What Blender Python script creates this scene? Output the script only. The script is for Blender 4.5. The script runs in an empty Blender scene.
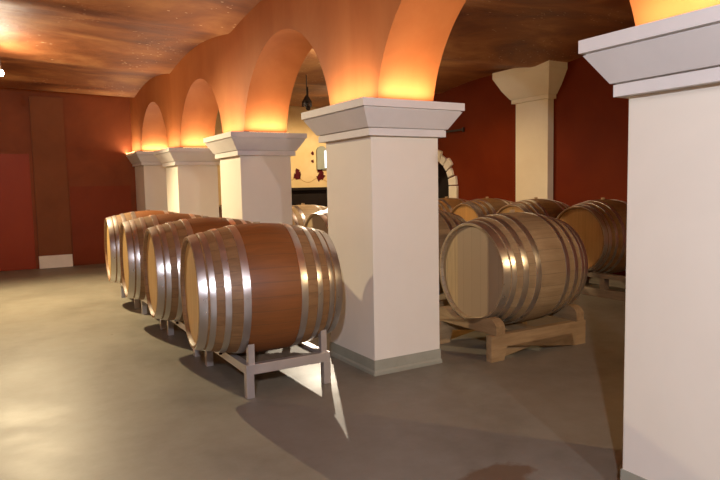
import bpy, bmesh, math, random
from mathutils import Vector, Matrix
random.seed(7)
scene = bpy.context.scene
COL = scene.collection
PI = math.pi

# ------------------------------------------------------------------ helpers
def link(name, bm, mat, parent=None, loc=(0, 0, 0), smooth=False, rot=None):
    me = bpy.data.meshes.new(name)
    bmesh.ops.recalc_face_normals(bm, faces=bm.faces[:])
    bm.to_mesh(me); bm.free()
    if smooth:
        for p in me.polygons: p.use_smooth = True
        try: me.set_sharp_from_angle(angle=math.radians(32))
        except Exception: pass
    me.materials.append(mat)
    o = bpy.data.objects.new(name, me)
    COL.objects.link(o)
    o.location = loc
    if rot: o.rotation_euler = rot
    if parent: o.parent = parent
    return o

def tag(o, label, cat, group=None, kind=None):
    if label: o['label'] = label
    if cat: o['category'] = cat
    if group: o['group'] = group
    if kind: o['kind'] = kind
    return o

def struct(name, bm, mat, label=None, smooth=False):
    o = link(name, bm, mat, smooth=smooth); o['kind'] = 'structure'
    if label: o['label'] = label
    return o

def thing(name, label, cat, loc, group=None, rotz=0):
    o = bpy.data.objects.new(name, None); COL.objects.link(o)
    o.empty_display_size = 0.1
    o.location = loc; o.rotation_euler = (0, 0, rotz)
    return tag(o, label, cat, group)

def dup(root, loc, label, group=None, rotz=0):
    r = root.copy(); COL.objects.link(r); r.location = loc; r.rotation_euler = (0, 0, rotz)
    r['label'] = label
    if group: r['group'] = group
    for ch in list(root.children):
        c = ch.copy(); COL.objects.link(c); c.parent = r
        for g in list(ch.children):
            d = g.copy(); COL.objects.link(d); d.parent = c
    return r

def box(bm, x0, x1, y0, y1, z0, z1, bevel=0):
    r = bmesh.ops.create_cube(bm, size=1)
    vs = r['verts']
    for v in vs:
        v.co = Vector(((x0+x1)/2+v.co.x*(x1-x0), (y0+y1)/2+v.co.y*(y1-y0), (z0+z1)/2+v.co.z*(z1-z0)))
    if bevel:
        es = list({e for v in vs for e in v.link_edges})
        bmesh.ops.bevel(bm, geom=es, offset=bevel, segments=2, affect='EDGES', profile=0.7)
    return bm

def nb(): return bmesh.new()
def bx(*a, **k): return box(nb(), *a, **k)

def extrude_outline(pts, axis, a0, a1, bm=None):
    """pts: 2D outline; axis 'x': pts=(y,z), 'y': pts=(x,z), 'z': pts=(x,y)"""
    bm = bm or nb()
    def mk(p, a):
        return {'x': (a, p[0], p[1]), 'y': (p[0], a, p[1]), 'z': (p[0], p[1], a)}[axis]
    A = [bm.verts.new(mk(p, a0)) for p in pts]; B = [bm.verts.new(mk(p, a1)) for p in pts]
    n = len(pts)
    fa = bm.faces.new(A); fb = bm.faces.new(B[::-1])
    for i in range(n): bm.faces.new((A[i], B[i], B[(i+1) % n], A[(i+1) % n]))
    bmesh.ops.triangulate(bm, faces=[fa, fb])
    return bm

# ------------------------------------------------------------------ materials
class NT:
    def __init__(s, name, rough=0.6, metal=0.0):
        s.m = bpy.data.materials.new(name); s.m.use_nodes = True
        s.t = s.m.node_tree; s.b = s.t.nodes['Principled BSDF']
        s.b.inputs['Roughness'].default_value = rough; s.b.inputs['Metallic'].default_value = metal
    def n(s, typ, **k):
        o = s.t.nodes.new(typ)
        for a, b in k.items(): setattr(o, a, b)
        return o
    def l(s, a, b): s.t.links.new(a, b)
    def coord(s, which='Object', scale=(1, 1, 1), loc=(0, 0, 0)):
        c = s.n('ShaderNodeTexCoord'); m = s.n('ShaderNodeMapping')
        m.inputs['Scale'].default_value = scale; m.inputs['Location'].default_value = loc
        s.l(c.outputs[which], m.inputs['Vector']); return m.outputs[0]
    def noise(s, vec, scale, detail=5, rough=0.6, dist=0):
        o = s.n('ShaderNodeTexNoise'); s.l(vec, o.inputs['Vector'])
        o.inputs['Scale'].default_value = scale; o.inputs['Detail'].default_value = detail
        o.inputs['Roughness'].default_value = rough; o.inputs['Distortion'].default_value = dist
        return o.outputs['Fac']
    def ramp(s, fac, stops):
        o = s.n('ShaderNodeValToRGB'); s.l(fac, o.inputs['Fac'])
        e = o.color_ramp.elements
        while len(e) > 1: e.remove(e[-1])
        e[0].position = stops[0][0]; e[0].color = (*stops[0][1], 1) if not isinstance(stops[0][1], float) else (stops[0][1],)*3+(1,)
        for p, c in stops[1:]:
            x = e.new(p); x.color = (*c, 1) if not isinstance(c, float) else (c, c, c, 1)
        return o.outputs['Color']
    def mix(s, fac, a, b, mode='MIX'):
        o = s.n('ShaderNodeMix', data_type='RGBA', blend_type=mode)
        for sock, v in ((o.inputs[0], fac), (o.inputs[6], a), (o.inputs[7], b)):
            if hasattr(v, 'type') and hasattr(v, 'is_linked'): s.l(v, sock)
            elif isinstance(v, (int, float)): sock.default_value = v
            else: sock.default_value = (*v, 1)
        return o.outputs[2]
    def math(s, op, a, b=None, c=None):
        o = s.n('ShaderNodeMath', operation=op)
        for i, v in enumerate((a, b, c)):
            if v is None: continue
            if isinstance(v, (int, float)): o.inputs[i].default_value = v
            else: s.l(v, o.inputs[i])
        return o.outputs[0]
    def col(s, v):
        if isinstance(v, tuple): s.b.inputs['Base Color'].default_value = (*v, 1)
        else: s.l(v, s.b.inputs['Base Color'])
    def bump(s, h, strength=0.2, dist=0.01):
        o = s.n('ShaderNodeBump'); s.l(h, o.inputs['Height'])
        o.inputs['Strength'].default_value = strength; o.inputs['Distance'].default_value = dist
        s.l(o.outputs[0], s.b.inputs['Normal'])

def plaster(name, c1, c2, rough=0.7, scale=1.2, stretch=(1, 1, 1), bump=0.25, spec=0.12):
    N = NT(name, rough); v = N.coord(scale=stretch)
    f = N.noise(v, scale, 7, 0.62, 0.4)
    N.col(N.ramp(f, [(0.3, c1), (0.7, c2)]))
    N.bump(N.noise(v, scale*14, 5), bump, 0.004)
    N.b.inputs['Specular IOR Level'].default_value = spec
    return N.m

M = {}
M['arcade'] = plaster('terracotta_wash', (0.38, 0.115, 0.030), (0.48, 0.170, 0.052), 0.62, 1.6, (1, 1, 0.35))
M['end_red'] = plaster('dark_red_brown_plaster', (0.18, 0.046, 0.014), (0.26, 0.070, 0.022), 0.55, 1.1)
M['door_red'] = plaster('painted_red_door', (0.28, 0.042, 0.011), (0.33, 0.054, 0.014), 0.42, 0.8, bump=0.08)
M['panel_red'] = plaster('painted_red_panel', (0.20, 0.037, 0.010), (0.26, 0.050, 0.014), 0.5, 0.9)
M['brown'] = plaster('brown_plaster', (0.19, 0.062, 0.022), (0.24, 0.082, 0.030), 0.6, 1.2)
M['far_red'] = plaster('deep_red_plaster', (0.135, 0.0145, 0.0014), (0.18, 0.025, 0.0024), 0.6, 0.8)
M['cream_wall'] = plaster('cream_wall', (0.72, 0.49, 0.22), (0.82, 0.60, 0.31), 0.7, 2.2)
M['cream'] = plaster('cream_pillar_paint', (0.76, 0.72, 0.63), (0.80, 0.76, 0.67), 0.6, 1.5, bump=0.10)
M['ivory'] = plaster('ivory_pilaster_paint', (0.76, 0.66, 0.47), (0.82, 0.73, 0.54), 0.6, 1.5, bump=0.10)
M['capital'] = plaster('grey_white_capital_paint', (0.66, 0.64, 0.62), (0.72, 0.70, 0.68), 0.55, 3, bump=0.10)
M['stone'] = plaster('pale_stone', (0.82, 0.76, 0.62), (0.90, 0.85, 0.72), 0.7, 5)
M['plinth'] = plaster('cement_skirting', (0.30, 0.30, 0.235), (0.37, 0.37, 0.30), 0.5, 4)
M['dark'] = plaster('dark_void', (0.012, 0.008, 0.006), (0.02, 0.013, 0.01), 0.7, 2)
M['outer'] = plaster('cellar_side_wall', (0.50, 0.28, 0.14), (0.60, 0.36, 0.19), 0.7, 1.2)

# ceiling : rough trowelled plaster, glossy ridges, brown and golden patches
N = NT('vault_plaster', 0.42); v = N.coord(scale=(0.75, 1.15, 1)); v2 = N.coord()
f = N.noise(v, 1.15, 6, 0.58, 0.5)
base = N.ramp(f, [(0.32, (0.14, 0.036, 0.010)), (0.50, (0.32, 0.115, 0.035)), (0.68, (0.52, 0.25, 0.09))])
vo = N.n('ShaderNodeTexVoronoi'); N.l(N.coord(scale=(1, 2.2, 1)), vo.inputs['Vector']); vo.inputs['Scale'].default_value = 9
fl = N.math('LESS_THAN', N.math('ADD', vo.outputs['Distance'], N.math('MULTIPLY', N.noise(v2, 22, 2), 0.30)), 0.29)
fl = N.math('MULTIPLY', fl, N.math('GREATER_THAN', N.noise(v2, 1.1, 3), 0.54))
N.col(N.mix(N.math('MULTIPLY', fl, 0.75), base, (0.80, 0.58, 0.36)))
pt = N.ramp(N.noise(v2, 0.8, 3), [(0.50, 0.0), (0.62, 1.0)])
h1 = N.noise(N.coord(scale=(1, 2.4, 1)), 7, 3, 0.7, 1.5)
h = N.math('MULTIPLY', N.ramp(h1, [(0.50, 0.0), (0.58, 1.0)]), pt)
h = N.math('ADD', h, N.math('MULTIPLY', N.noise(v2, 2.2, 3), 1.2))
N.bump(h, 0.35, 0.02)
N.l(N.ramp(f, [(0.3, 0.52), (0.7, 0.7)]), N.b.inputs['Roughness'])
M['ceiling'] = N.m

# floor : sealed concrete
N = NT('sealed_concrete', 0.35); v = N.coord()
a = N.noise(v, 0.9, 6, 0.6, 0.6); b2 = N.noise(v, 5, 6, 0.7)
c = N.ramp(a, [(0.3, (0.165, 0.146, 0.112)), (0.7, (0.235, 0.209, 0.160))])
c = N.mix(N.ramp(b2, [(0.35, 0.0), (0.8, 0.5)]), c, (0.30, 0.28, 0.23))
# small dark spots
vo = N.n('ShaderNodeTexVoronoi'); N.l(v, vo.inputs['Vector']); vo.inputs['Scale'].default_value = 1.4
sp = N.math('MULTIPLY', N.math('LESS_THAN', vo.outputs['Distance'], 0.022), 0.6)
c = N.mix(sp, c, (0.10, 0.06, 0.035))
# a brown patch with a ragged soft edge near the front
def brown_patch(cx, cy, rx, ry):
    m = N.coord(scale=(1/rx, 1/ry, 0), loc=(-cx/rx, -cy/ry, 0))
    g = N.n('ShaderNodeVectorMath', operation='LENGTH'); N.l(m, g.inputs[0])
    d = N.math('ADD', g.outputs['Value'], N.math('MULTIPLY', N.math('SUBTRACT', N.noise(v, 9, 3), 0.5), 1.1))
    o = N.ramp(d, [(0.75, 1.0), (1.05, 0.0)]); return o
c = N.mix(N.math('MULTIPLY', brown_patch(2.07, 2.24, 0.24, 0.13), 0.75), c, (0.14, 0.075, 0.035))
N.col(c)
N.l(N.ramp(a, [(0.3, 0.40), (0.7, 0.58)]), N.b.inputs['Roughness'])
N.bump(N.math('ADD', N.noise(v, 40, 4), N.math('MULTIPLY', N.noise(v, 3, 3), 2.0)), 0.12, 0.004)
N.b.inputs['Specular IOR Level'].default_value = 0.35
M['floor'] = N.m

def oak(name, light, dark, stain=None, nst=30, rough=0.5):
    """staves run along local X round the barrel axis (object origin on the axis)"""
    N = NT(name, rough)
    tc = N.n('ShaderNodeTexCoord'); sx = N.n('ShaderNodeSeparateXYZ'); N.l(tc.outputs['Object'], sx.inputs[0])
    ang = N.math('ARCTAN2', sx.outputs['Z'], sx.outputs['Y'])
    u = N.math('MULTIPLY', N.math('ADD', ang, PI), nst/(2*PI))
    oi = N.n('ShaderNodeObjectInfo')
    idx = N.math('ADD', N.math('FLOOR', u), N.math('MULTIPLY', oi.outputs['Random'], 97))
    wn = N.n('ShaderNodeTexWhiteNoise', noise_dimensions='1D'); N.l(idx, wn.inputs['W'])
    mp = N.n('ShaderNodeMapping'); mp.inputs['Scale'].default_value = (1.5, 22, 22); N.l(tc.outputs['Object'], mp.inputs['Vector'])
    g = N.noise(mp.outputs[0], 1.6, 6, 0.65, 0.6)
    big = N.noise(N.coord(scale=(2, 3, 3)), 1.7, 4, 0.6)
    c = N.ramp(g, [(0.3, dark), (0.7, light)])
    c = N.mix(N.math('MULTIPLY', wn.outputs['Value'], 0.38), c, tuple(x*0.55 for x in dark))
    c = N.mix(N.ramp(big, [(0.45, 0.0), (0.75, 0.45)]), c, tuple(x*0.7 for x in dark))
    if stain:
        ax = N.math('ABSOLUTE', sx.outputs['X'])
        m = N.math('ADD', ax, N.math('MULTIPLY', N.math('SUBTRACT', g, 0.5), 0.02))
        m = N.ramp(m, [(0.185, 1.0), (0.20, 0.0)])
        sc = N.ramp(g, [(0.3, tuple(x*0.72 for x in stain)), (0.7, stain)])
        sc = N.mix(N.math('MULTIPLY', wn.outputs['Value'], 0.15), sc, tuple(x*0.55 for x in stain))
        c = N.mix(m, c, sc)
    fr = N.math('FRACT', u); seam = N.math('LESS_THAN', N.math('MINIMUM', fr, N.math('SUBTRACT', 1, fr)), 0.035)
    c = N.mix(N.math('MULTIPLY', seam, 0.4), c, tuple(x*0.4 for x in dark))
    N.col(c)
    N.bump(N.math('SUBTRACT', g, N.math('MULTIPLY', seam, 1.5)), 0.25, 0.003)
    return N.m
M['oak_stain'] = oak('wine_stained_oak', (0.36, 0.205, 0.085), (0.23, 0.115, 0.043), (0.265, 0.092, 0.022))
M['oak_plain'] = oak('weathered_oak', (0.47, 0.345, 0.20), (0.32, 0.215, 0.11))
M['oak_brown'] = oak('brown_oak', (0.30, 0.16, 0.055), (0.18, 0.085, 0.03))

def headwood(name, light, dark, mid=None):
    N = NT(name, 0.5)
    tc = N.n('ShaderNodeTexCoord'); sx = N.n('ShaderNodeSeparateXYZ'); N.l(tc.outputs['Object'], sx.inputs[0])
    u = N.math('MULTIPLY', sx.outputs['Y'], 9.0)
    oi = N.n('ShaderNodeObjectInfo')
    wn = N.n('ShaderNodeTexWhiteNoise', noise_dimensions='1D'); N.l(N.math('ADD', N.math('FLOOR', u), N.math('MULTIPLY', oi.outputs['Random'], 50)), wn.inputs['W'])
    mp = N.n('ShaderNodeMapping'); mp.inputs['Scale'].default_value = (20, 20, 1.5); N.l(tc.outputs['Object'], mp.inputs['Vector'])
    g = N.noise(mp.outputs[0], 1.5, 5, 0.6, 0.5)
    c = N.ramp(g, [(0.3, dark), (0.7, light)])
    c = N.mix(N.math('MULTIPLY', wn.outputs['Value'], 0.3), c, tuple(x*0.7 for x in dark))
    if mid:
        m = N.math('LESS_THAN', sx.outputs['Y'], 0.19)
        c = N.mix(m, c, N.mix(N.math('MULTIPLY', wn.outputs['Value'], 0.5), mid, tuple(x*0.75 for x in mid)))
    fr = N.math('FRACT', u); seam = N.math('LESS_THAN', fr, 0.03)
    c = N.mix(N.math('MULTIPLY', seam, 0.5), c, tuple(x*0.4 for x in dark))
    N.col(c); N.bump(g, 0.15, 0.002)
    return N.m
M['head_light'] = headwood('pale_oak_head', (0.62, 0.42, 0.17), (0.50, 0.31, 0.115))
M['head_grey'] = headwood('grey_brown_oak_head', (0.50, 0.36, 0.19), (0.38, 0.26, 0.125), (0.37, 0.265, 0.16))
M['head_gold'] = headwood('golden_oak_head', (0.46, 0.25, 0.075), (0.36, 0.18, 0.05))

def metal(name, c, rough, m=0.95):
    N = NT(name, rough, m); v = N.coord(scale=(1, 1, 1))
    f = N.noise(v, 14, 4); N.col(N.mix(f, tuple(x*0.88 for x in c), c))
    N.l(N.ramp(f, [(0.3, max(rough-0.03, 0.05)), (0.7, rough+0.03)]), N.b.inputs['Roughness'])
    return N.m
M['hoop'] = metal('galvanised_hoop', (0.74, 0.71, 0.68), 0.30)
M['steel'] = metal('brushed_steel_frame', (0.62, 0.58, 0.56), 0.42, 0.7)
M['iron'] = metal('dark_iron', (0.06, 0.05, 0.045), 0.5, 0.8)
def timber(name, a, b, sc=(2, 14, 14)):
    N = NT(name, 0.6); v = N.coord(scale=sc); f = N.noise(v, 1.6, 5, 0.6, 0.5)
    N.col(N.ramp(f, [(0.3, a), (0.7, b)])); N.bump(f, 0.2, 0.003); return N.m
M['timber_x'] = timber('cradle_timber', (0.27, 0.175, 0.085), (0.42, 0.29, 0.15))
M['timber_y'] = timber('cradle_timber_cross', (0.23, 0.145, 0.070), (0.36, 0.245, 0.125), (14, 2, 14))
M['grey_timber'] = timber('grey_rack_timber', (0.16, 0.12, 0.085), (0.25, 0.19, 0.13), (14, 2, 14))
M['bung'] = timber('bung_wood', (0.40, 0.28, 0.15), (0.55, 0.40, 0.24))
M['grape'] = plaster('wine_red_paint', (0.07, 0.006, 0.008), (0.12, 0.01, 0.012), 0.6, 20)
M['vine'] = plaster('ochre_vine_paint', (0.45, 0.25, 0.08), (0.55, 0.32, 0.11), 0.6, 20)
def emit(name, c, s):
    N = NT(name, 0.5); N.b.inputs['Emission Color'].default_value = (*c, 1); N.b.inputs['Emission Strength'].default_value = s
    N.col((0.8, 0.8, 0.8)); return N.m
M['bulb'] = emit('lamp_glass_lit', (1.0, 0.86, 0.62), 90)
M['led'] = emit('warm_strip_light', (1.0, 0.55, 0.22), 6)
M['pane'] = emit('daylit_pane', (0.75, 0.88, 1.0), 1.6)

# ------------------------------------------------------------------ dimensions
FX = 2.444; DX = 0.622            # pillar face and depth
WX0, WX1 = 2.50, 3.02             # arcade wall above
HN, HC, HP = 1.823, 2.075, 0.118
XR, XL, YE, YB = 7.80, -2.3, 13.32, -3.0
piers = [(-1.76, -1.03), (1.075, 1.803), (3.98, 4.705), (6.812, 7.546), (9.60, 10.33), (12.47, YE)]
centers = [(a+b)/2 for a, b in piers]; centers[-1] = 12.84

def ceil_z(x, y):
    P = 2.83; ph = (y-7.18)/P; s = abs(math.sin(PI*ph))
    left = max(0, 2.5-x)*0.03
    return 3.24+0.13*s**0.9+left

# ------------------------------------------------------------------ setting
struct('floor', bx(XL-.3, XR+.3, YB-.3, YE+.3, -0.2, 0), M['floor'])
def ceiling_mesh(x0, x1, y0, y1):
    bm = nb(); nx, ny = 6, 150; g = []
    for j in range(ny+1):
        y = y0+(y1-y0)*j/ny
        g.append([bm.verts.new((x0+(x1-x0)*i/nx, y, ceil_z(x0+(x1-x0)*i/nx, y))) for i in range(nx+1)])
    top = [[bm.verts.new((v.co.x, v.co.y, 3.75)) for v in r] for r in (g[0], g[-1])]
    for j in range(ny):
        for i in range(nx): bm.faces.new((g[j][i], g[j+1][i], g[j+1][i+1], g[j][i+1]))
    bm.faces.new([top[0][0], top[0][-1], top[1][-1], top[1][0]])
    for k, r in ((0, g[0]), (1, g[-1])):
        for v in top[k][1:-1]: bm.verts.remove(v)
        bm.faces.new(r+[top[k][-1], top[k][0]])
    bm.faces.new([g[j][0] for j in range(ny+1)]+[top[1][0], top[0][0]])
    bm.faces.new([g[j][-1] for j in range(ny+1)]+[top[1][-1], top[0][-1]])
    return bm
cl = struct('ceiling', ceiling_mesh(XL-.02, XR+.02, YB-.02, YE+.02), M['ceiling'], smooth=True)

struct('wall_left', bx(XL-.3, XL, YB, YE+.3, 0, 3.7), M['outer'])
struct('wall_front', bx(XL-.3, XR+.3, YB-.3, YB, 0, 3.7), M['outer'])
# end wall: red part in the near aisle, cream part in the far aisle
struct('wall_back', bx(XL, 2.8, YE, YE+.3, 0, 3.7), M['end_red'])
struct('wall_back_far_aisle', bx(2.8, XR+.3, YE, YE+.3, 0, 3.7), M['cream_wall'])

# far side wall with the arched opening
DY, DR, DS = 10.25, 0.52, 1.42     # door centre, inner radius, spring height
def wall_right():
    bm = nb(); box(bm, XR, XR+.3, YB, DY-DR, 0, 3.7); box(bm, XR, XR+.3, DY+DR, YE, 0, 3.7)
    n = 24
    pts = [(DY-DR, 3.7)]+[(DY-DR*math.cos(PI*k/n), DS+DR*1.0*math.sin(PI*k/n)) for k in range(n+1)]+[(DY+DR, 3.7)]
    extrude_outline(pts, 'x', XR, XR+.3, bm); return bm
struct('wall_right', wall_right(), M['far_red'])
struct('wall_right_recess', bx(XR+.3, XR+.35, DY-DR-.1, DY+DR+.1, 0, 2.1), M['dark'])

# arcade wall
def arcade():
    bm = nb()
    def slab(y0, y1): box(bm, WX0, WX1, y0, y1, HC, 3.6)
    edges = []
    slab(YB, piers[0][0]); prev = piers[0][0]
    for i, (a, b) in enumerate(piers):
        slab(a, b)
        if i+1 < len(piers):
            c0, c1 = b, piers[i+1][0]; cy = (c0+c1)/2; r = (c1-c0)/2+0.012; zc = 1.90; n = 64
            t0 = math.asin((HC-zc)/r)
            arc = [(cy-r*math.cos(t0+(PI-2*t0)*k/n), zc+r*math.sin(t0+(PI-2*t0)*k/n)) for k in range(n+1)]
            arc[0] = (c0, HC); arc[-1] = (c1, HC)
            q = [[bm.verts.new((x, y, z)) for x in (WX0, WX1)]+[bm.verts.new((x, y, 3.6)) for x in (WX0, WX1)] for y, z in arc]
            for u, v in zip(q, q[1:]):
                bm.faces.new((u[0], v[0], v[1], u[1])); bm.faces.new((u[2], v[2], v[3], u[3]))
                bm.faces.new((u[0], v[0], v[2], u[2])); bm.faces.new((u[1], v[1], v[3], u[3]))
    return bm
struct('wall_arcade', arcade(), M['arcade'], smooth=True)

# ------------------------------------------------------------------ pillars
PROF = [(0.0, HN-.003), (0.045, HN-.003), (0.045, 1.872), (0.034, 1.873), (0.034, 1.878), (0.056, 1.879), (0.137, 2.008), (0.128, 2.010), (0.128, 2.017), (0.150, 2.018), (0.150, HC)]
def loft_rect(prof, x0, x1, y0, y1, fix_y1=False, fix_x1=False, cap=True):
    bm = nb(); rings = []
    for o, z in prof:
        X1 = x1+(0 if fix_x1 else o); Y1 = y1+(0 if fix_y1 else o)
        rings.append([bm.verts.new(p) for p in ((x0-o, y0-o, z), (X1, y0-o, z), (X1, Y1, z), (x0-o, Y1, z))])
    for a, b in zip(rings, rings[1:]):
        for i in range(4): bm.faces.new((a[i], a[(i+1) % 4], b[(i+1) % 4], b[i]))
    bm.faces.new(rings[0][::-1]); bm.faces.new(rings[-1])
    return bm
plabels = ['square cream pillar behind the viewer, nearest the front wall',
           'large white square pillar at the right edge, nearest of the row under the arches',
           'square cream pillar in the middle of the photo, between the nearest barrels of the two aisles',
           'square cream pillar behind the nearest barrel, third from the right under the arches',
           'pale square pillar above the far barrels of the left row, with arches on both sides',
           'cream half pillar against the red end wall, farthest of the row under the arches']
P_HX, P_W = DX, None
for i, ((a, b), lb) in enumerate(zip(piers, plabels)):
    if i == 0: continue
    cx, cy = FX+DX/2, (a+b)/2
    last = i == len(piers)-1
    t = thing('pillar', lb, 'pillar', (cx, cy, 0), 'pillars carrying the arches')
    hy = (b-a)/2; hx = DX/2; up = .11 if last else 0; xo = .09 if last else 0
    link('shaft', bx(-hx+xo, hx, -hy, hy-(.001 if last else 0), 0, HN+up, bevel=.006), M['cream'], t)
    link('capital', loft_rect([(o_, z_+up) for o_, z_ in PROF], -hx+xo, hx, -hy, hy-(.001 if last else 0), fix_y1=last), M['capital'], t)
    link('plinth', loft_rect([(0.014, 0.0), (0.014, 0.025), (0.006, 0.04), (0.005, HP)], -hx+xo, hx, -hy, hy-(.001 if last else 0), fix_y1=last), M['plinth'], t)
    # strip lights lying on the ledge of the capital, washing the arch above
    def strip(x0, x1, y0, y1, power):
        link('light_strip', bx(x0, x1, y0, y1, HC+up, HC+up+.004), M['led'], t)
        L = bpy.data.lights.new('strip_light', 'AREA'); L.shape = 'RECTANGLE'; L.size = x1-x0-.004; L.size_y = y1-y0-.004
        L.energy = power*max(x1-x0, y1-y0); L.color = (1.0, 0.80, 0.58); L.spread = math.radians(172)
        o = bpy.data.objects.new('strip_light', L); COL.objects.link(o)
        o.location = (cx+(x0+x1)/2, cy+(y0+y1)/2, HC+up+.008); o.rotation_euler = (PI, 0, 0)
    PW = 9
    gx = WX0-cx; gx1 = WX1-cx
    strip(gx-.125, gx-.10, -hy, hy, PW)                 # facade side
    strip(gx+.02, gx1-.02, -hy-.115, -hy-.09, PW)      # intrados sides
    if not last: strip(gx+.02, gx1-.02, hy+.09, hy+.115, PW)

# engaged pilaster on the far wall
t = thing('pilaster', 'tall cream pilaster on the dark red far wall with a flared capital at the ceiling', 'pilaster', (XR, 7.47, 0))
PX = XR-7.67
link('shaft', bx(-PX, 0, -.355, .355, 0, 2.79, bevel=.005), M['ivory'], t)
link('capital', loft_rect([(0, 2.77), (.05, 2.77), (.05, 2.835), (.065, 2.84), (.16, 2.98), (.27, 3.20), (.27, 3.30)], -PX, 0, -.355, .355, fix_x1=True), M['ivory'], t)
link('plinth', bx(-PX-.012, 0, -.372, .372, 0, .118), M['plinth'], t)

# end wall: door leaf, brown pier with pale base
t = thing('door_1', 'flat dark red door in the end wall at the left edge', 'door', (.19, YE, 0)); t['kind'] = 'structure'
link('door_frame', box(box(bx(-.53, -.48, -.035, 0, 0, 2.22), .45, .50, -.035, 0, 0, 2.22), -.48, .45, -.035, 0, 2.17, 2.22), M['end_red'], t)
link('door_leaf', bx(-.48, .45, -.022, 0, .005, 2.17, bevel=.003), M['door_red'], t)
link('door_handle', box(bx(-.42, -.40, -.06, -.02, 1.02, 1.05), -.42, -.31, -.07, -.055, 1.03, 1.045), M['iron'], t)
t = thing('wall_pier', 'shallow brown pier right of the red door, with a pale foot block', 'wall pier', (.985, YE, 0))
link('pier', bx(-.285, .285, -.045, 0, .24, 3.24), M['brown'], t)
link('base_block', bx(-.29, .29, -.075, 0, 0, .24, bevel=.006), M['stone'], t)
t = link('wall_panel', bx(1.30, 2.43, YE-.012, YE, .03, 1.55), M['panel_red']); tag(t, 'low dark red panel on the end wall behind the farthest barrel of the left row', 'panel')

# arched doorway surround: pale voussoirs and quoins
t = thing('stone_door_surround', 'pale stone surround of blocks around the dark arched opening in the red far wall', 'door surround', (XR, DY, 0))
nv = 11
for k in range(nv):
    a0 = PI*k/nv+.03; a1 = PI*(k+1)/nv-.03; ro = DR+(.22 if k % 2 == 0 else .15)
    pts = [(DR*math.cos(q)*-1, DS+DR*math.sin(q)) for q in (a0, (a0+a1)/2, a1)]+[(-ro*math.cos(q), DS+ro*math.sin(q)) for q in (a1, (a0+a1)/2, a0)]
    link('stone_block', extrude_outline(pts, 'x', -.05, 0), M['stone'], t)
for s in (-1, 1):
    for k in range(5):
        w = .24 if k % 2 == 0 else .15; z0 = DS*k/5; y0, y1 = sorted((s*DR, s*(DR+w)))
        link('stone_block', bx(-.05, 0, y0, y1, z0+.004, z0+DS/5-.004, bevel=.006), M['stone'], t)
t = link('wall_bracket', box(bx(XR-.03, XR, 9.30, 9.34, 2.44, 2.52), XR-.05, XR-.02, 9.28, 9.80, 2.46, 2.495), M['iron'])
tag(t, 'thin dark bar fixed high on the far wall beside the arched opening', 'bracket')

# cream wall decoration seen through the second arch
def leafy(name, label, x, z, s, seed):
    rnd = random.Random(seed); bm = nb()
    for k in range(9):
        a = rnd.uniform(0, 2*PI); r = rnd.uniform(0, .6)*s; cx_, cz_ = x+r*math.cos(a)*.6, z+r*math.sin(a)
        R_ = s*rnd.uniform(.22, .42); n = 9
        pts = [(cx_+R_*(1 if i % 2 else .55)*math.cos(2*PI*i/n+a), cz_+R_*(1 if i % 2 else .6)*math.sin(2*PI*i/n+a)) for i in range(n)]
        extrude_outline(pts, 'y', YE-.006-.0006*k, YE, bm)
    tag(link(name, bm, M['grape']), label, 'painted motif', 'painted grapes on the cream wall')
leafy('painted_grapes', 'wine red painted bunch on the cream end wall, left of the niche', 6.15, 1.72, .20, 3)
leafy('painted_grapes', 'wine red painted bunch on the cream end wall, directly under the niche', 6.75, 1.72, .22, 5)
leafy('painted_grapes', 'small wine red painted leaf on the cream wall, high beside the niche', 6.56, 2.22, .09, 8)
leafy('painted_grapes', 'small wine red painted leaf on the cream wall, midway up beside the niche', 6.56, 2.06, .08, 9)
bm = nb()
for k in range(60):
    u0 = k/60; x = 5.4+2.0*u0; z = 1.60+.05*math.sin(u0*22)
    box(bm, x, x+.036, YE-.004, YE, z, z+.015)
tag(link('painted_vine', bm, M['vine']), 'ochre painted vine running along the foot of the cream wall', 'painted motif')
t = thing('window_1', 'narrow rounded grey window niche with a bluish lit pane in the cream wall', 'window', (6.78, YE, 0)); t['kind'] = 'structure'
n = 14
def arch_pts(w, z0, z1): return [(-w, z0)]+[(-w*math.cos(PI*k/n), z1+w*math.sin(PI*k/n)) for k in range(n+1)]+[(w, z0)]
link('window_frame', extrude_outline(arch_pts(.13, 1.86, 2.28), 'y', -.06, 0), M['plinth'], t)
link('pane', bx(.07, .125, -.075, -.055, 1.90, 2.30), M['pane'], t)

# long dark shelf below the painted wall
t = thing('counter', 'long black counter along the foot of the cream end wall', 'counter', (6.3, YE-.35, 0))
link('worktop', bx(-1.45, 1.45, -.34, .34, 1.38, 1.44, bevel=.005), M['dark'], t)
link('cabinet_body', bx(-1.40, 1.40, -.28, .34, 0, 1.38), M['dark'], t)

# pendant
t = thing('pendant_light', 'small dark iron pendant hanging from the far aisle ceiling, seen through the second arch', 'lamp', (4.60, 9.5, 2.80))
bm = nb(); bmesh.ops.create_cone(bm, segments=12, radius1=.008, radius2=.008, depth=.34, matrix=Matrix.Translation((0, 0, .33)))
link('stem', bm, M['iron'], t)
bm = nb(); bmesh.ops.create_cone(bm, segments=20, radius1=.085, radius2=.02, depth=.11, matrix=Matrix.Translation((0, 0, .11)))
link('lamp_shade', bm, M['iron'], t, smooth=True)
for k in range(5):
    bm = nb(); a = 2*PI*k/5; box(bm, .07*math.cos(a)-.012, .07*math.cos(a)+.012, .07*math.sin(a)-.012, .07*math.sin(a)+.012, -.02, .07)
    link('candle_arm', bm, M['iron'], t)

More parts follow.
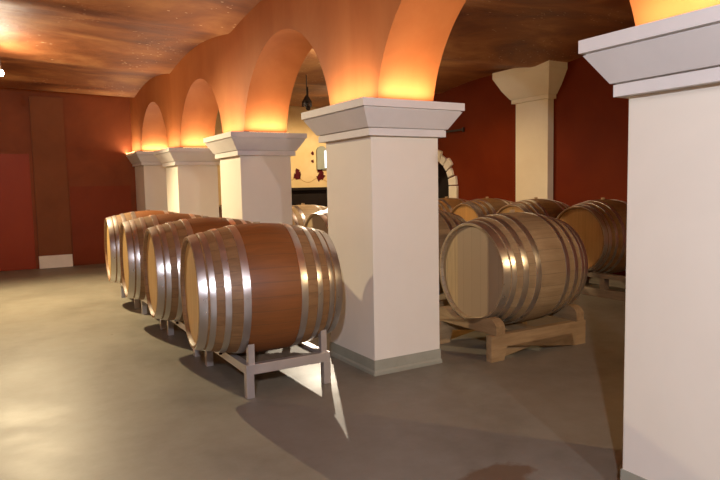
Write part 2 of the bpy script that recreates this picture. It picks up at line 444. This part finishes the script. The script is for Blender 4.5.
# ------------------------------------------------------------------ barrels
BL, RH, RB = 1.02, .394, .476      # left row: slimmer casks
def rad(x): return RB-(RB-RH)*abs(2*x/BL)**1.9
def revolve(prof, seg=96, close=False):
    bm = nb(); rings = []
    for x, r in prof:
        rings.append([bm.verts.new((x, r*math.cos(2*PI*k/seg), r*math.sin(2*PI*k/seg))) for k in range(seg)])
    pr = list(zip(rings, rings[1:]))
    if close: pr.append((rings[-1], rings[0]))
    for a, b in pr:
        for k in range(seg): bm.faces.new((a[k], a[(k+1) % seg], b[(k+1) % seg], b[k]))
    return bm
HOOPS = [(-.472, .054), (-.412, .038), (-.318, .040), (-.198, .050)]
def make_barrel(label, cat, mats, group, hoops=HOOPS, bung=True):
    wood, headm = mats
    t = thing('barrel', label, 'barrel', (0, 0, 0), group)
    C0 = (0, 0, RB)
    HB = BL/2; xs = [-HB+BL*i/32 for i in range(33)]; E_ = HB-.5
    prof = [(-.465-E_, RH-.028), (-.496-E_, RH-.020)]+[(-HB, RH-.016)]+[(x, rad(x)) for x in xs]+[(HB, RH-.016), (.496+E_, RH-.020), (.465+E_, RH-.028)]
    prof += [(x, rad(x)-.03) for x in xs[2:-2][::-1]]
    link('stave_shell', revolve(prof, close=True), M[wood], t, C0, smooth=True)
    for s in (-1, 1):
        h = revolve([(s*(.472+E_), .001), (s*(.472+E_), RH-.025), (s*(.455+E_), RH-.025), (s*(.455+E_), .001)], 72)
        link('head', h, M[headm], t, C0)
    for s in (-1, 1):
        for x, w in hoops:
            x0, x1 = sorted((s*x*BL-w/2, s*x*BL+w/2))
            pr = [(x0, rad(x0)-.001), (x0, rad(x0)+.004), ((x0+x1)/2, rad((x0+x1)/2)+.0052), (x1, rad(x1)+.004), (x1, rad(x1)-.001)]
            link('hoop', revolve(pr, close=True), M['hoop'], t, C0, smooth=True)
    bm = nb(); bmesh.ops.create_cone(bm, segments=20, radius1=.022, radius2=.026, depth=.03, matrix=Matrix.Translation((0, 0, RB+(.008 if bung else -.006))))
    link('bung', bm, M['bung'], t, C0, smooth=True)
    return t

# steel rack: origin below barrel centre
ZB = .716
def make_rack(label):
    t = thing('steel_barrel_rack', label, 'barrel rack', (0, 0, 0), 'steel racks under the left row')
    x0, x1, y0, y1 = -.24, .41, -.338, .66; w = .055
    for (xa, ya) in ((x0, y0), (x1-w, y0), (x0, y1-w), (x1-w, y1-w)):
        link('leg', bx(xa, xa+w, ya, ya+w, 0, .165, bevel=.003), M['steel'], t)
    for ya in (y0, y1-w): link('cross_beam', bx(x0, x1, ya, ya+w, .165, .235, bevel=.003), M['steel'], t)
    for xa in (x0, x1-w): link('side_beam', bx(xa, xa+w, y0+w, y1-w, .170, .230, bevel=.003), M['steel'], t)
    for xa in (x0+.022, x1-w-.012):
        for s in (-1, 1):
            yc = s*.305; zt = ZB-math.sqrt((rad(xa+.024)+.006)**2-(abs(yc)+.022)**2)
            zi = ZB-math.sqrt((rad(xa+.024)+.006)**2-(abs(yc)-.022)**2)
            ya, yb = yc-.022, yc+.022
            za, zb = (zt, zi) if s < 0 else (zi, zt)
            base = .235 if s < 0 else .230
            bm = extrude_outline([(ya, base), (yb, base), (yb, zb-.003), (ya, za-.003)], 'x', xa, xa+.045)
            link('cup_post', bm, M['steel'], t)
    link('shelf_panel', bx(x0+w, x1-w, y0+w, y1-w, .195, .205), M['grey_timber'], t)
    bm = nb(); bmesh.ops.create_cone(bm, segments=16, radius1=.012, radius2=.012, depth=.02, matrix=Matrix.Rotation(PI/2, 4, 'Y'))
    link('bolt', bm, M['iron'], t, (x0-.008, .20, .205))
    return t

LX = 1.672
LY = [4.357, 5.65, 6.915, 8.28]
lb = ['wine-stained oak barrel nearest the viewer in the left row, beside the middle pillar',
      'oak barrel second from the front in the left row, just behind the nearest one',
      'oak barrel third from the front in the left row, next to the farthest one',
      'oak barrel farthest back in the left row, nearest the red end wall']
b0 = make_barrel(lb[0], 'barrel', ('oak_stain', 'head_light'), 'barrels in the left row', bung=False)
b0.rotation_euler = (0, 0, math.radians(-6))
b0.location = (LX, LY[0], ZB-RB)
for y, l in zip(LY[1:], lb[1:]): dup(b0, (LX+(.04 if y > 8 else 0), y, ZB-RB), l, rotz=math.radians(-3.5))
rl = ['low steel rack under the nearest barrel of the left row', 'steel rack under the second barrel of the left row',
      'steel rack under the third barrel of the left row', 'steel rack under the farthest barrel of the left row']
r0 = make_rack(rl[0]); r0.location = (LX, LY[0], 0)
for y, l in zip(LY[1:], rl[1:]): dup(r0, (LX, y, 0), l)

# timber cradle for the second row; fuller casks from here on
BL, RH, RB = 1.0, .419, .496
ZR = .692
def make_cradle(label, group):
    t = thing('wooden_cradle', label, 'barrel cradle', (0, 0, 0), group)
    for s in (-1, 1):
        y0, y1 = sorted((s*.325, s*.385))
        pts = [(-.56, 0), (-.42, 0), (-.385, .115), (.385, .115), (.42, 0), (.56, 0), (.56, .215), (-.56, .215)]
        link('side_rail', extrude_outline(pts, 'y', y0, y1), M['timber_x'], t)
    for s in (-1, 1):
        x0, x1 = sorted((s*.425, s*.52)); R = rad(.475)+.0065
        pts = [(-.40, .16), (.40, .16)]
        # saddle with rounded ears
        ear = [(.400, .25), (.397, .29), (.375, .322), (.34, .342), (.29, .349)]
        am = math.asin(.245/R)
        arc = [(R*math.sin(am-2*am*k/20), ZR-R*math.cos(am-2*am*k/20)) for k in range(21)]
        pts = pts+ear+arc+[(-y, z) for y, z in ear[::-1]]
        # notch the saddle over the rails
        link('saddle', extrude_outline([(y, z if z > .17 else .217) for y, z in pts], 'x', x0, x1), M['timber_y'], t)
    link('stretcher', bx(-.04, .04, -.325, .325, .13, .20), M['timber_y'], t)
    return t
RX = 4.006
RY = [4.127, 5.60, 7.10, 8.50, 9.90, 11.3]
rl = ['pale oak barrel between the two right-hand pillars, on a wooden cradle',
      'oak barrel directly behind the pale one, half hidden by the middle pillar',
      'dark-ended barrel seen through the second arch behind the middle pillar, nearest there',
      'oak barrel behind the dark-ended one through the second arch',
      'pale-topped barrel near the black counter, left one seen through the second arch',
      'farthest barrel of the second aisle, in front of the black counter']
b1 = make_barrel(rl[0], 'barrel', ('oak_plain', 'head_grey'), 'barrels in the second aisle', [(-.470, .060), (-.406, .040), (-.298, .050), (-.172, .050)])
b1.location = (RX, RY[0], ZR-RB)
c0 = make_cradle('wooden cradle with rounded saddles under the pale oak barrel on the right', 'wooden cradles in the second aisle')
c0.location = (RX-.04, RY[0], 0)
cl_ = ['', 'wooden cradle under the half hidden barrel behind the middle pillar', 'wooden cradle under the dark-ended barrel beyond the second arch',
       'wooden cradle under the fourth barrel of the second aisle', 'wooden cradle under the fifth barrel of the second aisle', 'wooden cradle under the farthest barrel of the second aisle']
for k in range(1, 6):
    dup(b1, (RX, RY[k], ZR-RB), rl[k]); dup(c0, (RX-.04, RY[k], 0), cl_[k])

# back row along the far wall on two-tier timber bearers
ZK = .715
def make_pallet(label, ya=-.50):
    t = thing('timber_rack', label, 'barrel rack', (0, 0, 0), 'timber racks along the far wall')
    for x in (-.40, .40):
        link('top_rail', bx(x-.05, x+.05, ya, .50, .24, .295, bevel=.004), M['grey_timber'], t)
        link('bottom_rail', bx(x-.05, x+.05, ya, .50, 0, .10, bevel=.004), M['grey_timber'], t)
        for y in ((ya+.04, .46) if ya > -.6 else (ya+.04, -.35, .46)): link('post', bx(x-.045, x+.045, y-.035, y+.035, .10, .24), M['grey_timber'], t)
        for s in (-1, 1):
            R = rad(.4)+.005; yi, yo = .10, .20
            zi = ZK-math.sqrt(R*R-yi*yi); zo = ZK-math.sqrt(R*R-yo*yo)
            pts = [(s*yi, .295), (s*yo, .295), (s*yo, zo-.002), (s*yi, zi-.002)]
            link('wedge', extrude_outline(pts, 'x', x-.04, x+.04), M['grey_timber'], t)
    return t
KX = 7.02
KY = [5.48, 6.66, 7.72, 8.78]
kl = ['brown barrel with a golden head beside the right pillar, nearest of the far wall row',
      'dark barrel against the far wall in front of the cream pilaster',
      'third barrel of the far wall row, against the red wall',
      'barrel against the far wall nearest the stone arched opening']
b2 = make_barrel(kl[0], 'barrel', ('oak_brown', 'head_gold'), 'barrels along the far wall')
b2.location = (KX-.08, KY[0], ZK-RB)
p0 = make_pallet('grey timber rack under the golden-headed barrel beside the right pillar', -1.15); p0.location = (KX-.08, KY[0], 0)
pl = ['', 'grey timber rack under the barrel in front of the cream pilaster', 'grey timber rack under the third barrel of the far wall row', 'grey timber rack under the barrel nearest the stone arched opening']
p1 = make_pallet(pl[1]); p1.location = (KX-.08, KY[1], 0)
for k in range(1, 4):
    dup(b2, (KX-.08, KY[k], ZK-RB), kl[k])
    if k > 1: dup(p1, (KX-.08, KY[k], 0), pl[k])

# ------------------------------------------------------------------ lamps
def ceiling_lamp(name, label, x, y, z, zc, power, color, radius=.05, spot=None, aim=None, bulb='bulb'):
    t = thing(name, label, 'lamp', (x, y, z), 'ceiling lamps')
    bm = nb(); bmesh.ops.create_uvsphere(bm, u_segments=24, v_segments=16, radius=.045)
    link('bulb', bm, M[bulb], t, smooth=True)
    bm = nb(); bmesh.ops.create_cone(bm, segments=20, radius1=.012, radius2=.012, depth=max(.02, zc-z-.045), matrix=Matrix.Translation((0, 0, (zc-z+.045)/2)))
    link('stem', bm, M['iron'], t)
    L = bpy.data.lights.new(name+'_light', 'SPOT' if spot else 'POINT'); L.energy = power; L.color = color; L.shadow_soft_size = radius
    if spot: L.spot_size = math.radians(spot); L.spot_blend = .5
    o = bpy.data.objects.new(name+'_light', L); COL.objects.link(o); o.location = (x, y, z)
    if aim:
        d = Vector(aim)-Vector((x, y, z)); o.rotation_euler = d.to_track_quat('-Z', 'Y').to_euler()
        o.location = Vector((x, y, z))+d.normalized()*.06
    else: o.location = (x, y, z-.06)
    return t
WARM = (1.0, .72, .40)
ceiling_lamp('ceiling_lamp', 'bright bulb under the ceiling at the left edge of the photo', .185, 9.5, 3.01, ceil_z(.2, 9.5), 760, (1.0, .80, .47), spot=142, aim=(.65, 8.0, 0))
def glow(x, y, z, p, c):
    L = bpy.data.lights.new('bulb_glow', 'POINT'); L.energy = p; L.color = c; L.shadow_soft_size = .05
    o = bpy.data.objects.new('bulb_glow', L); COL.objects.link(o); o.location = (x, y, z)
glow(.185, 9.40, 2.97, 48, (1.0, .82, .60))
ceiling_lamp('ceiling_lamp', 'bare bulb over the near aisle, behind and left of the viewer', -1.0, -1.3, 2.75, ceil_z(-1, -1.3), 460, (.86, .88, 1.0), spot=150, aim=(1.5, 2.0, .6))
ceiling_lamp('ceiling_lamp', 'bare bulb over the near aisle, behind the viewer', .9, -1.9, 2.8, ceil_z(.9, -1.9), 170, (.90, .88, 1.0), spot=150, aim=(2.2, 2.0, .6))
ceiling_lamp('ceiling_lamp', 'round dark spotlight over the second aisle near the counter', 5.3, 10.9, 2.95, ceil_z(5.3, 10.9), 800, (1.0, .86, .66), radius=.03, spot=10.5, aim=(2.02, 3.95, 0), bulb='iron')
ceiling_lamp('ceiling_lamp', 'added unseen bulb brightening the middle of the second aisle', 5.2, 8.2, 3.0, ceil_z(5.2, 8.2), 130, WARM, spot=150, aim=(5.9, 8.2, 0))  # added fill bulb, kept out of view behind the middle pillar
ceiling_lamp('ceiling_lamp', 'added unseen bulb brightening the painted cream wall', 6.3, 11.5, 3.0, ceil_z(6.3, 11.5), 190, (1.0, .80, .50), spot=165, aim=(6.3, 12.3, 0))  # added out of view to brighten the cream wall
glow(4.4, 7.9, 2.9, 22, (1.0, .85, .62))  # added fill light with no bulb, brightens the second aisle ceiling
ceiling_lamp('ceiling_lamp', 'bulb over the second aisle, hidden behind the right pillar', 4.9, -.8, 2.5, ceil_z(4.9, -.8), 190, (1.0, .66, .32), spot=140, aim=(4.6, 3.5, 0))

# ------------------------------------------------------------------ world, camera
w = bpy.data.worlds.new('World'); scene.world = w; w.use_nodes = True
w.node_tree.nodes['Background'].inputs[0].default_value = (1, .7, .5, 1)
w.node_tree.nodes['Background'].inputs[1].default_value = 0.02

f_, yaw, pitch, roll = 623.6631, 30.3807, -4.9476, -1.139
yw, pt, rl_ = map(math.radians, (yaw, pitch, roll))
F = Vector((math.sin(yw)*math.cos(pt), math.cos(yw)*math.cos(pt), math.sin(pt)))
R = Vector((math.cos(yw), -math.sin(yw), 0)); U = R.cross(F)
R2 = math.cos(rl_)*R+math.sin(rl_)*U; U2 = -math.sin(rl_)*R+math.cos(rl_)*U
cam = bpy.data.cameras.new('camera'); co = bpy.data.objects.new('camera', cam); COL.objects.link(co)
mm = Matrix((R2, U2, -F)).transposed().to_4x4(); mm.translation = Vector((0, 0, 1.45))
co.matrix_world = mm
cam.sensor_width = 36; cam.lens = 36*f_/720; cam.clip_start = .05
scene.camera = co
vs = scene.view_settings
vs.view_transform = 'Standard'; vs.look = 'None'; vs.gamma = 1; vs.exposure = 0.25; vs.use_curve_mapping = False
